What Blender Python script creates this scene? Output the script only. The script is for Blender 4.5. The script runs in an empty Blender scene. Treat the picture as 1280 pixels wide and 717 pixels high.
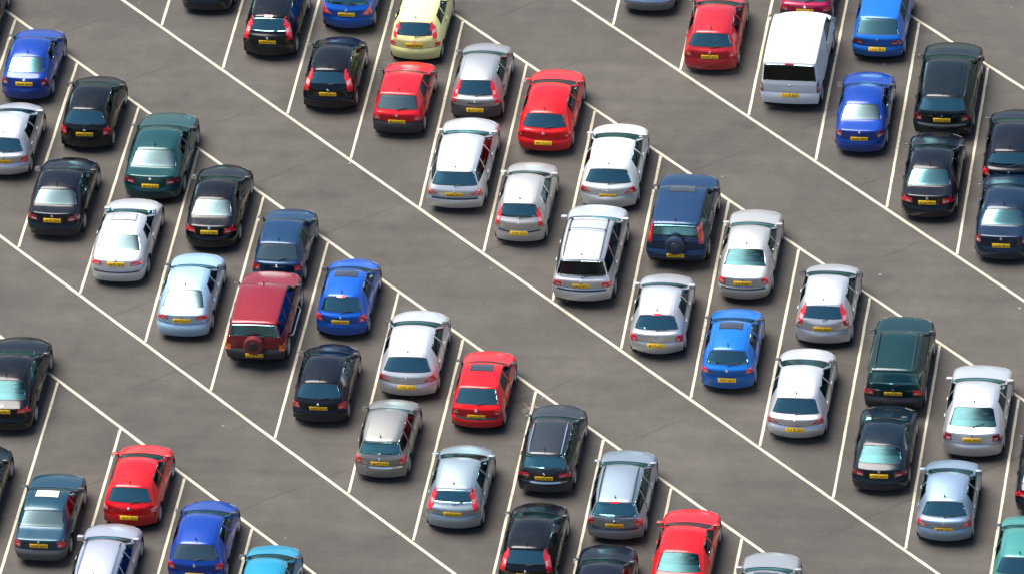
import bpy, bmesh, math, random
from mathutils import Vector, Matrix
from mathutils.bvhtree import BVHTree

R = math.radians
random.seed(11)
scene = bpy.context.scene
col = scene.collection

# ------------------------------------------------------------------ camera
F_PX, ELEV, ROLL, YAW = 12183.17, 0.592734, -0.0544301, -0.1637585
CAM = Vector((57.86735, -256.16452, 165.21158))
fw = Vector((math.sin(YAW) * math.cos(ELEV), math.cos(YAW) * math.cos(ELEV), -math.sin(ELEV)))
rt = Vector((math.cos(YAW), -math.sin(YAW), 0)); up = rt.cross(fw)
rt2 = math.cos(ROLL) * rt + math.sin(ROLL) * up
up2 = -math.sin(ROLL) * rt + math.cos(ROLL) * up
cd = bpy.data.cameras.new('camera'); cam = bpy.data.objects.new('camera', cd); col.objects.link(cam)
cd.sensor_width = 36.0; cd.lens = F_PX / 1280 * 36; cd.clip_start = 1; cd.clip_end = 4000
cam.matrix_world = Matrix(((rt2.x, up2.x, -fw.x, CAM.x), (rt2.y, up2.y, -fw.y, CAM.y), (rt2.z, up2.z, -fw.z, CAM.z), (0, 0, 0, 1)))
scene.camera = cam

# ------------------------------------------------------------------ sky, sun, exposure
SUN_EL, SUN_AZ = R(66), R(-62)          # azimuth measured from +Y towards +X
w = bpy.data.worlds.new('World'); scene.world = w; w.use_nodes = True
nt = w.node_tree; nt.nodes.clear()
sky = nt.nodes.new('ShaderNodeTexSky'); sky.sky_type = 'NISHITA'; sky.sun_disc = False
sky.sun_elevation = SUN_EL; sky.sun_rotation = SUN_AZ
sky.air_density = 1.0; sky.dust_density = 1.8; sky.ozone_density = 1.0
bg = nt.nodes.new('ShaderNodeBackground'); bg.inputs['Strength'].default_value = 0.07
wo = nt.nodes.new('ShaderNodeOutputWorld')
hs = nt.nodes.new('ShaderNodeHueSaturation'); hs.inputs['Saturation'].default_value = 1.0     # thin bright cloud: a paler blue
nt.links.new(sky.outputs[0], hs.inputs['Color']); nt.links.new(hs.outputs[0], bg.inputs[0]); nt.links.new(bg.outputs[0], wo.inputs[0])
sl = bpy.data.lights.new('sun', 'SUN'); sl.energy = 3.2; sl.angle = R(44); sl.color = (1, 0.95, 0.88)
so = bpy.data.objects.new('sun', sl); col.objects.link(so)
sd = Vector((math.sin(SUN_AZ) * math.cos(SUN_EL), math.cos(SUN_AZ) * math.cos(SUN_EL), math.sin(SUN_EL)))
so.rotation_euler = (-sd).to_track_quat('-Z', 'Y').to_euler()
scene.view_settings.view_transform = 'Standard'; scene.view_settings.look = 'None'
scene.view_settings.exposure = 1.2; scene.view_settings.gamma = 1.0
scene.cycles.max_bounces = 8; scene.cycles.transparent_max_bounces = 12

# ------------------------------------------------------------------ materials
def new_mat(name):
    m = bpy.data.materials.new(name); m.use_nodes = True
    return m, m.node_tree, m.node_tree.nodes['Principled BSDF']

def add(n, t, **kw):
    x = n.nodes.new(t)
    for k, v in kw.items():
        if k in x.inputs: x.inputs[k].default_value = v
        else: setattr(x, k, v)
    return x

def simple(name, c, rough=0.6, metal=0.0, coat=0.0, spec=0.5, vary=0.12, scale=9.0):
    m, n, b = new_mat(name)
    tc = add(n, 'ShaderNodeTexCoord'); no = add(n, 'ShaderNodeTexNoise', Scale=scale, Detail=3.0)
    n.links.new(tc.outputs['Object'], no.inputs['Vector'])
    hs = add(n, 'ShaderNodeMix', data_type='RGBA')
    hs.inputs[6].default_value = (*[x * (1 - vary) for x in c], 1); hs.inputs[7].default_value = (*[min(1, x * (1 + vary)) for x in c], 1)
    n.links.new(no.outputs[0], hs.inputs[0]); n.links.new(hs.outputs[2], b.inputs['Base Color'])
    b.inputs['Roughness'].default_value = rough; b.inputs['Metallic'].default_value = metal
    b.inputs['Coat Weight'].default_value = coat; b.inputs['Coat Roughness'].default_value = 0.04
    b.inputs['Specular IOR Level'].default_value = spec
    return m

def paint(name, c, metal=0.0, rough=0.4):
    """car paint: base coat + clear coat, road dust low on the sides"""
    m, n, b = new_mat(name)
    tc = add(n, 'ShaderNodeTexCoord'); oi = add(n, 'ShaderNodeObjectInfo')
    mp = add(n, 'ShaderNodeVectorMath', operation='ADD')
    n.links.new(tc.outputs['Object'], mp.inputs[0]); n.links.new(oi.outputs['Location'], mp.inputs[1])
    no = add(n, 'ShaderNodeTexNoise', Scale=2.2, Detail=5.0, Roughness=0.65); n.links.new(mp.outputs[0], no.inputs['Vector'])
    rp = add(n, 'ShaderNodeMapRange'); rp.inputs[1].default_value = 0.45; rp.inputs[2].default_value = 0.8; rp.inputs[3].default_value = 0.0; rp.inputs[4].default_value = 0.04 if max(c) > .05 else 0.008
    n.links.new(no.outputs[0], rp.inputs[0])
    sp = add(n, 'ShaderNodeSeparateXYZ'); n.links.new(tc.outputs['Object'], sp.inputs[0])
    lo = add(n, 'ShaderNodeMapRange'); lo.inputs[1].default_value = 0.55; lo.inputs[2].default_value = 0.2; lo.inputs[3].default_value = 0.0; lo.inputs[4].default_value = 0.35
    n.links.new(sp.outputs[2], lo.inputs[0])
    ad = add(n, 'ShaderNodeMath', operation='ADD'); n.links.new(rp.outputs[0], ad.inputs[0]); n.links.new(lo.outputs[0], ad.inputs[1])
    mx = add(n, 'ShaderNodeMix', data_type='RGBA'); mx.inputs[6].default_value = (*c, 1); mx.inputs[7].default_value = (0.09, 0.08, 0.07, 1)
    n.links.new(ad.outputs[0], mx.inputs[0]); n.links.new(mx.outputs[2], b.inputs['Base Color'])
    rr = add(n, 'ShaderNodeMath', operation='MULTIPLY_ADD'); n.links.new(ad.outputs[0], rr.inputs[0]); rr.inputs[1].default_value = 0.6; rr.inputs[2].default_value = rough
    n.links.new(rr.outputs[0], b.inputs['Roughness'])
    b.inputs['Metallic'].default_value = metal
    b.inputs['Coat Weight'].default_value = 1.0; b.inputs['Coat IOR'].default_value = 1.46
    cr = add(n, 'ShaderNodeMapRange'); cr.inputs[1].default_value = .35; cr.inputs[2].default_value = .7; cr.inputs[3].default_value = .13; cr.inputs[4].default_value = .24
    n.links.new(no.outputs[0], cr.inputs[0]); n.links.new(cr.outputs[0], b.inputs['Coat Roughness'])
    b.inputs['Specular IOR Level'].default_value = 0.06 if max(c) > .05 else 0.0
    return m

def glass(name, tint, refl=(0.8, 0.97, 1.0), ior=1.75, rough=0.17):
    m, n, b = new_mat(name); n.nodes.remove(b); out = n.nodes['Material Output']
    tr = add(n, 'ShaderNodeBsdfTransparent'); tr.inputs[0].default_value = (*tint, 1)
    gl = add(n, 'ShaderNodeBsdfGlossy'); gl.inputs[0].default_value = (*refl, 1); gl.inputs[1].default_value = rough
    fr = add(n, 'ShaderNodeFresnel'); fr.inputs[0].default_value = ior
    mx = add(n, 'ShaderNodeMixShader'); n.links.new(fr.outputs[0], mx.inputs[0]); n.links.new(tr.outputs[0], mx.inputs[1]); n.links.new(gl.outputs[0], mx.inputs[2])
    n.links.new(mx.outputs[0], out.inputs[0])
    return m

def asphalt():
    m, n, b = new_mat('asphalt')
    tc = add(n, 'ShaderNodeTexCoord'); L = n.links.new; co = tc.outputs['Object']
    def noise(s, d=4.0, r=0.6):
        x = add(n, 'ShaderNodeTexNoise', Scale=s, Detail=d, Roughness=r); L(co, x.inputs['Vector']); return x.outputs[0]
    def rng(i, a, bb, c, d):
        x = add(n, 'ShaderNodeMapRange'); L(i, x.inputs[0])
        for k, v in zip((1, 2, 3, 4), (a, bb, c, d)): x.inputs[k].default_value = v
        return x.outputs[0]
    def math_(op, a, bb):
        x = add(n, 'ShaderNodeMath', operation=op)
        for k, v in ((0, a), (1, bb)):
            if isinstance(v, (int, float)): x.inputs[k].default_value = v
            else: L(v, x.inputs[k])
        return x.outputs[0]
    big = rng(noise(0.16, 4, .6), .3, .7, .80, 1.16)
    med = rng(noise(1.1, 5, .7), .3, .7, .88, 1.12)
    fine = rng(noise(26, 3, .8), .25, .75, .84, 1.16)
    agg = rng(noise(9, 4, .8), .25, .75, .90, 1.10)
    v = math_('MULTIPLY', math_('MULTIPLY', big, med), math_('MULTIPLY', fine, agg))
    # paving joints, perpendicular to the rows: thin, wavering, broken
    sp = add(n, 'ShaderNodeSeparateXYZ'); L(co, sp.inputs[0])
    c0 = math_('ADD', sp.outputs[1], math_('MULTIPLY', sp.outputs[0], -0.83))
    c1 = math_('ADD', c0, math_('MULTIPLY', noise(0.7, 4, .6), 0.55))
    fr = math_('FRACT', math_('DIVIDE', math_('ADD', c1, 100.35), 4.8), 0)
    dist = math_('ABSOLUTE', math_('SUBTRACT', fr, 0.5), 0)
    thin = rng(dist, 0.003, 0.014, 1.0, 0.0)
    brk = rng(noise(0.33, 3, .6), .47, .60, 0.0, 1.0)
    joint = math_('MULTIPLY', thin, brk)
    v = math_('MULTIPLY', v, math_('SUBTRACT', 1.0, math_('MULTIPLY', joint, 0.24)))
    # traffic streaks along the aisles
    rm = add(n, 'ShaderNodeMapping'); rm.inputs['Rotation'].default_value = (0, 0, R(45.3)); rm.inputs['Scale'].default_value = (0.06, 1.0, 1.0); L(co, rm.inputs['Vector'])
    sn = add(n, 'ShaderNodeTexNoise', Scale=1.3, Detail=4.0, Roughness=0.6); L(rm.outputs[0], sn.inputs['Vector'])
    v = math_('MULTIPLY', v, rng(sn.outputs[0], .3, .7, .90, 1.10))
    # oil drips
    oil = rng(noise(0.9, 2, .5), .66, .76, 0, .18)
    v = math_('MULTIPLY', v, math_('SUBTRACT', 1.0, oil))
    # pale trodden specks
    vo = add(n, 'ShaderNodeTexVoronoi', Scale=0.75); L(co, vo.inputs['Vector'])
    dot = rng(vo.outputs['Distance'], 0.022, 0.040, 1, 0)
    vs = add(n, 'ShaderNodeSeparateXYZ'); L(vo.outputs['Color'], vs.inputs[0])
    dot = math_('MULTIPLY', dot, rng(vs.outputs[0], .55, .75, 0, 1))
    vo2 = add(n, 'ShaderNodeTexVoronoi', Scale=2.3); L(co, vo2.inputs['Vector'])
    d2 = rng(vo2.outputs['Distance'], 0.02, 0.05, .45, 0)
    vs2 = add(n, 'ShaderNodeSeparateXYZ'); L(vo2.outputs['Color'], vs2.inputs[0])
    d2 = math_('MULTIPLY', d2, rng(vs2.outputs[0], .5, .8, 0, 1))
    mul = add(n, 'ShaderNodeMix', data_type='RGBA', blend_type='MULTIPLY'); mul.inputs[0].default_value = 1
    hue = add(n, 'ShaderNodeMix', data_type='RGBA'); hue.inputs[6].default_value = (0.084, 0.076, 0.067, 1); hue.inputs[7].default_value = (0.077, 0.070, 0.062, 1)
    L(noise(0.35, 3), hue.inputs[0])
    L(hue.outputs[2], mul.inputs[6]); L(v, mul.inputs[7])
    fin = add(n, 'ShaderNodeMix', data_type='RGBA'); L(math_('MAXIMUM', dot, d2), fin.inputs[0]); L(mul.outputs[2], fin.inputs[6]); fin.inputs[7].default_value = (0.26, 0.245, 0.22, 1)
    L(fin.outputs[2], b.inputs['Base Color']); b.inputs['Roughness'].default_value = 0.9; b.inputs['Specular IOR Level'].default_value = 0.3
    bp = add(n, 'ShaderNodeBump', Strength=0.35, Distance=0.012); L(noise(40, 3, .8), bp.inputs['Height']); L(bp.outputs[0], b.inputs['Normal'])
    return m

def line_paint():
    m, n, b = new_mat('line_paint'); L = n.links.new
    tc = add(n, 'ShaderNodeTexCoord'); g = add(n, 'ShaderNodeNewGeometry')
    no = add(n, 'ShaderNodeTexNoise', Scale=7.0, Detail=6.0, Roughness=0.75); L(g.outputs['Position'], no.inputs['Vector'])
    rp = add(n, 'ShaderNodeMapRange'); L(no.outputs[0], rp.inputs[0])
    for k, v in zip((1, 2, 3, 4), (.53, .70, 0, .8)): rp.inputs[k].default_value = v
    n2 = add(n, 'ShaderNodeTexNoise', Scale=0.6, Detail=3.0); L(g.outputs['Position'], n2.inputs['Vector'])
    cm = add(n, 'ShaderNodeMix', data_type='RGBA'); L(n2.outputs[0], cm.inputs[0]); cm.inputs[6].default_value = (0.59, 0.54, 0.41, 1); cm.inputs[7].default_value = (0.47, 0.43, 0.32, 1)
    mx = add(n, 'ShaderNodeMix', data_type='RGBA'); L(rp.outputs[0], mx.inputs[0]); L(cm.outputs[2], mx.inputs[6]); mx.inputs[7].default_value = (0.12, 0.105, 0.085, 1)
    L(mx.outputs[2], b.inputs['Base Color']); b.inputs['Roughness'].default_value = 0.75
    return m

M = {
 'asphalt': asphalt(), 'line': line_paint(),
 'trim': simple('black_trim', (0.022, 0.022, 0.024), 0.5), 'greytrim': simple('grey_bumper_plastic', (0.07, 0.07, 0.075), 0.5),
 'seam': simple('panel_gap', (0.012, 0.012, 0.012), 0.8), 'rubber': simple('tyre_rubber', (0.02, 0.02, 0.02), 0.85),
 'rim': simple('alloy_rim', (0.62, 0.63, 0.65), 0.35, 0.8), 'under': simple('underbody', (0.012, 0.012, 0.012), 0.9),
 'seat': simple('seat_cloth', (0.14, 0.15, 0.16), 0.95, vary=.3, scale=30), 'dash': simple('dashboard_plastic', (0.03, 0.032, 0.036), 0.7),
 'shelf': simple('parcel_shelf_felt', (0.24, 0.25, 0.25), 0.95), 'chrome': simple('chrome', (0.75, 0.76, 0.78), 0.15, 1.0),
 'glass': glass('window_glass', (0.50, 0.88, 0.93), (0.40, 0.90, 0.95), 3.3), 'sideglass': glass('side_window_glass', (0.26, 0.40, 0.43), (0.6, 0.92, 1.0), 1.5, 0.08), 'tealglass': glass('tinted_window_glass', (0.50, 0.88, 0.93), (0.42, 0.92, 1.0), 1.6, 0.2), 'paleglass': glass('sky_reflecting_window_glass', (0.58, 0.86, 0.90), (0.66, 0.96, 1.0), 2.7, 0.28), 'privacy': glass('dark_window_glass', (0.03, 0.05, 0.06), ior=1.5),
 'roofglass': simple('sunroof_glass', (0.03, 0.035, 0.045), 0.12, 0, 1.0), 'blind': simple('cream_sunblind', (0.75, 0.68, 0.5), 0.5, 0, .6),
 'red': simple('red_lamp_lens', (0.75, 0.016, 0.025), 0.18, 0, 1.0), 'darkred': simple('dark_lamp_lens', (0.22, 0.01, 0.02), 0.2, 0, 1.0),
 'amber': simple('amber_lamp_lens', (0.75, 0.17, 0.01), 0.2, 0, 1.0), 'clear': simple('clear_lamp_lens', (0.70, 0.34, 0.34), 0.15, 0.0, 1.0),
 'head': simple('headlamp_lens', (0.55, 0.57, 0.6), 0.1, 0.5, 1.0), 'plate': simple('yellow_plate', (0.95, 0.56, 0.012), 0.45, vary=.05),
 'wplate': simple('white_plate', (0.78, 0.78, 0.74), 0.45, vary=.05), 'ink': simple('plate_ink', (0.03, 0.025, 0.02), 0.6),
 'mirror': simple('mirror_glass', (0.7, 0.75, 0.8), 0.05, 1.0), 'steel': simple('exhaust_steel', (0.3, 0.3, 0.3), 0.4, 1.0),
 'chalk': simple('scuffed_paint', (0.27, 0.255, 0.225), 0.9),
 'red_cloth': simple('red_cloth', (0.30, 0.02, 0.03), 0.95, vary=.3),
 'paper': simple('paper', (0.7, 0.7, 0.68), 0.9),
}
PC = dict(
 royal=((0.002, 0.042, 0.29), .2), cobalt=((0.003, 0.09, 0.46), .2), azure=((0.004, 0.14, 0.52), .15), turquoise=((0.018, 0.26, 0.42), .2), mint=((0.05, 0.23, 0.21), .2),
 bluea=((0.004, 0.13, 0.50), .2), navy=((0.005, 0.020, 0.048), .3), midblue=((0.004, 0.038, 0.10), .3), steelblue=((0.008, 0.04, 0.105), .4), navy2=((0.004, 0.012, 0.022), .1),
 black=((0.003, 0.0045, 0.007), 0), blackb=((0.004, 0.006, 0.012), .0), graphite=((0.03, 0.036, 0.045), .5), slate=((0.20, 0.24, 0.28), .7),
 bottle=((0.004, 0.055, 0.058), .3), darkteal=((0.003, 0.032, 0.034), .3), tealblue=((0.008, 0.052, 0.085), .4), blackteal=((0.003, 0.009, 0.012), 0),
 silver=((0.66, 0.67, 0.69), .75), silverw=((0.70, 0.71, 0.73), .7), silverwarm=((0.56, 0.55, 0.52), .7), greysilver=((0.40, 0.41, 0.42), .7), warmgrey=((0.30, 0.295, 0.275), .7), white=((0.78, 0.79, 0.80), .0), pearl=((0.72, 0.76, 0.74), .35),
 iceblue=((0.38, 0.58, 0.76), .5), bluesilver=((0.29, 0.36, 0.42), .7), focusblue=((0.34, 0.42, 0.47), .7), lavender=((0.42, 0.44, 0.51), .65), p206=((0.29, 0.40, 0.53), .7),
 red=((0.66, 0.004, 0.008), 0), redb=((0.60, 0.004, 0.012), 0), crimson=((0.42, 0.01, 0.02), .1), suvred=((0.24, 0.012, 0.022), .3), magenta=((0.34, 0.008, 0.06), .2), yellow=((0.92, 0.86, 0.36), 0))
PAINT = {k: paint('car_paint_' + k, c, mt, 0.42 if mt > .4 else 0.35) for k, (c, mt) in PC.items()}

# ------------------------------------------------------------------ mesh helpers
class MB:
    def __init__(s): s.v = []; s.f = []
    def quad(s, a, b, c, d):
        k = len(s.v); s.v += [Vector(a), Vector(b), Vector(c), Vector(d)]; s.f.append((k, k + 1, k + 2, k + 3))
    def box(s, c, d, mat=None):
        k = len(s.v); hx, hy, hz = d[0] / 2, d[1] / 2, d[2] / 2
        for x, y, z in ((-1, -1, -1), (1, -1, -1), (1, 1, -1), (-1, 1, -1), (-1, -1, 1), (1, -1, 1), (1, 1, 1), (-1, 1, 1)):
            p = Vector((x * hx, y * hy, z * hz))
            if mat is not None: p = mat @ p
            s.v.append(p + Vector(c))
        for f in ((0, 3, 2, 1), (4, 5, 6, 7), (0, 1, 5, 4), (1, 2, 6, 5), (2, 3, 7, 6), (3, 0, 4, 7)): s.f.append(tuple(k + i for i in f))
    def tube(s, pts, r, n=6, cap=True):
        pts = [Vector(p) for p in pts]; k0 = len(s.v)
        for i, p in enumerate(pts):
            d = (pts[min(i + 1, len(pts) - 1)] - pts[max(i - 1, 0)]).normalized()
            a = d.orthogonal().normalized(); b = d.cross(a)
            rr = r[i] if isinstance(r, (list, tuple)) else r
            if i and abs(a.dot(pa)) < .99:
                a = (pa - d * pa.dot(d)).normalized(); b = d.cross(a)
            pa = a
            for j in range(n):
                t = 2 * math.pi * j / n; s.v.append(p + rr * (math.cos(t) * a + math.sin(t) * b))
        for i in range(len(pts) - 1):
            for j in range(n):
                a, b = k0 + i * n + j, k0 + i * n + (j + 1) % n; s.f.append((a, b, b + n, a + n))
        if cap: s.f.append(tuple(range(k0 + n - 1, k0 - 1, -1))); s.f.append(tuple(range(k0 + (len(pts) - 1) * n, k0 + len(pts) * n)))
    def lathe_x(s, prof, n=24):
        """prof: list of (x, r) turned round the X axis"""
        k = len(s.v)
        for x, r in prof:
            for j in range(n):
                t = 2 * math.pi * j / n; s.v.append(Vector((x, r * math.cos(t), r * math.sin(t))))
        for i in range(len(prof) - 1):
            for j in range(n):
                a, b = k + i * n + j, k + i * n + (j + 1) % n; s.f.append((a, b, b + n, a + n))
    def mesh(s, name, smooth=True):
        me = bpy.data.meshes.new(name); me.from_pydata([tuple(p) for p in s.v], [], s.f)
        bm = bmesh.new(); bm.from_mesh(me); bmesh.ops.recalc_face_normals(bm, faces=bm.faces); bm.to_mesh(me); bm.free()
        if smooth:
            for p in me.polygons: p.use_smooth = True
            me.set_sharp_from_angle(angle=R(38))
        me.materials.append(None)
        return me

def rbox_mesh(name, parts, bevel=0.03, seg=2):
    """parts: (centre, size, rotx, bevel, taper_top) each a rounded box; all in ONE mesh"""
    bm = bmesh.new()
    for c, d, rx, bv, tp in parts:
        r = bmesh.ops.create_cube(bm, size=1.0)
        for v in r['verts']:
            k = tp if v.co.z > 0 else 1
            v.co = Vector((v.co.x * d[0] * k, v.co.y * d[1], v.co.z * d[2]))
        es = {e for v in r['verts'] for e in v.link_edges}
        rb = bmesh.ops.bevel(bm, geom=list(es), offset=bv, segments=seg, affect='EDGES', profile=0.6)
        vs = {v for f in rb['faces'] for v in f.verts} | {v for v in r['verts'] if v.is_valid}
        mt = Matrix.Translation(c) @ Matrix.Rotation(rx, 4, 'X')
        for v in vs: v.co = mt @ v.co
    me = bpy.data.meshes.new(name); bm.to_mesh(me); bm.free()
    for p in me.polygons: p.use_smooth = True
    me.set_sharp_from_angle(angle=R(50)); me.materials.append(None)
    return me

def obj(name, me, mat, parent=None, loc=None, mats=None):
    o = bpy.data.objects.new(name, me); col.objects.link(o)
    if parent: o.parent = parent
    if loc is not None: o.location = loc
    for i, mm in enumerate(mats or [mat]):
        o.material_slots[i].link = 'OBJECT'; o.material_slots[i].material = mm
    return o

# ------------------------------------------------------------------ car bodies
# stations along the car, front bumper bottom -> over the roof -> rear bumper bottom:
# (t from the front, z, half width factor, edge dy, edge dz)
ST = {
'hatch': [(.025,.21,.86,-.20,0),(0,.40,.93,-.31,0),(.008,.57,.95,-.31,0),(.035,.72,.91,-.28,-.03),(.15,.87,.925,-.02,-.06),(.255,.95,.925,-.15,-.02),
 (.465,1.375,.69,-.09,-.07),(.58,1.445,.71,0,-.09),(.74,1.425,.69,0,-.09),(.875,1.365,.65,.08,-.07),(.957,.945,.84,.11,-.02),(.985,.85,.90,.17,0),(.978,.60,.95,.25,0),(1,.50,.955,.29,0),(.985,.22,.88,.22,0)],
'hatch90': [(.022,.22,.88,-.14,0),(0,.40,.95,-.20,0),(.008,.55,.955,-.20,0),(.03,.70,.93,-.18,-.02),(.15,.84,.935,-.02,-.05),(.275,.92,.925,-.12,-.02),
 (.455,1.335,.72,-.05,-.04),(.56,1.39,.73,0,-.05),(.72,1.375,.72,0,-.05),(.83,1.32,.70,.04,-.04),(.95,.93,.84,.08,-.02),(.975,.86,.91,.12,0),(.970,.585,.95,.17,0),(1,.49,.96,.20,0),(.985,.24,.90,.16,0)],
'saloon': [(.025,.21,.87,-.18,0),(0,.40,.94,-.28,0),(.006,.55,.95,-.28,0),(.03,.67,.92,-.24,-.03),(.15,.83,.925,-.02,-.05),(.275,.91,.92,-.15,-.02),
 (.455,1.345,.70,-.09,-.07),(.55,1.41,.715,0,-.085),(.66,1.395,.71,0,-.085),(.735,1.34,.655,.08,-.05),(.855,.99,.81,.06,-.02),(.968,.945,.875,.13,-.02),(.977,.60,.945,.21,0),(1,.50,.955,.25,0),(.985,.22,.89,.2,0)],
'saloon90': [(.02,.23,.90,-.10,0),(0,.42,.96,-.14,0),(.006,.55,.96,-.14,0),(.03,.68,.94,-.12,-.02),(.15,.83,.94,-.01,-.04),(.285,.90,.925,-.10,-.02),
 (.45,1.32,.73,-.04,-.04),(.55,1.38,.74,0,-.05),(.66,1.37,.735,0,-.05),(.715,1.33,.71,.03,-.04),(.835,.96,.84,.04,-.02),(.972,.92,.92,.07,-.015),(.970,.585,.95,.11,0),(1,.50,.965,.13,0),(.985,.25,.91,.1,0)],
'lift': [(.025,.21,.87,-.18,0),(0,.40,.94,-.28,0),(.006,.55,.95,-.28,0),(.03,.68,.92,-.24,-.03),(.15,.84,.925,-.02,-.05),(.27,.92,.92,-.15,-.02),
 (.455,1.355,.70,-.09,-.07),(.55,1.42,.715,0,-.085),(.68,1.40,.71,0,-.085),(.76,1.345,.655,.08,-.05),(.915,.99,.80,.09,-.02),(.972,.92,.88,.14,-.015),(.977,.60,.945,.22,0),(1,.50,.955,.26,0),(.985,.22,.89,.2,0)],
'estate': [(.022,.21,.87,-.18,0),(0,.40,.94,-.28,0),(.006,.55,.95,-.28,0),(.03,.69,.92,-.24,-.03),(.14,.84,.925,-.02,-.05),(.26,.92,.92,-.15,-.02),
 (.44,1.365,.70,-.09,-.07),(.54,1.44,.715,0,-.08),(.715,1.435,.71,0,-.08),(.91,1.375,.655,.08,-.045),(.968,.96,.83,.09,-.02),(.985,.85,.90,.14,0),(.978,.60,.945,.20,0),(1,.50,.955,.24,0),(.985,.23,.89,.2,0)],
'suv': [(.022,.36,.90,-.10,0),(0,.54,.95,-.15,0),(.006,.70,.95,-.15,0),(.025,.90,.93,-.13,-.02),(.14,1.00,.935,-.02,-.03),(.265,1.04,.925,-.10,-.02),
 (.42,1.60,.76,-.05,-.04),(.52,1.68,.77,0,-.05),(.715,1.675,.765,0,-.05),(.945,1.62,.745,.03,-.04),(.972,1.10,.87,.05,-.02),(.98,.98,.92,.07,0),(.968,.70,.945,.10,0),(1,.60,.96,.13,0),(.985,.36,.92,.1,0)],
'mpv': [(.022,.28,.88,-.16,0),(0,.46,.94,-.24,0),(.006,.62,.95,-.24,0),(.03,.82,.92,-.20,-.03),(.12,.95,.925,-.02,-.05),(.225,1.00,.92,-.15,-.02),
 (.42,1.56,.73,-.06,-.05),(.52,1.66,.745,0,-.06),(.72,1.655,.74,0,-.06),(.93,1.60,.725,.05,-.05),(.968,1.02,.86,.08,-.02),(.982,.95,.91,.13,0),(.972,.68,.94,.19,0),(1,.58,.955,.22,0),(.985,.30,.90,.18,0)],
'van': [(.022,.28,.90,-.12,0),(0,.45,.95,-.20,0),(.006,.64,.95,-.20,0),(.025,.92,.93,-.20,-.03),(.085,1.06,.93,-.06,-.04),(.18,1.17,.925,-.14,-.02),
 (.30,1.72,.86,-.05,-.03),(.50,1.80,.875,0,-.035),(.73,1.80,.875,0,-.035),(.972,1.75,.86,.02,-.03),(.982,1.06,.94,.03,0),(.986,.98,.955,.04,0),(.980,.70,.96,.07,0),(1,.60,.965,.10,0),(.988,.30,.92,.08,0)],
}
TAGS = ['body', 'front_bumper', 'bonnet', 'windscreen', 'rear_window', 'tailgate', 'rear_bumper', 'door_fr', 'door_fl', 'door_rr', 'door_rl',
        'win_fr', 'win_fl', 'win_rr', 'win_rl', 'win_qr', 'win_ql']
TI = {t: i for i, t in enumerate(TAGS)}
SEAL, SEAM = 30, 31

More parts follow.
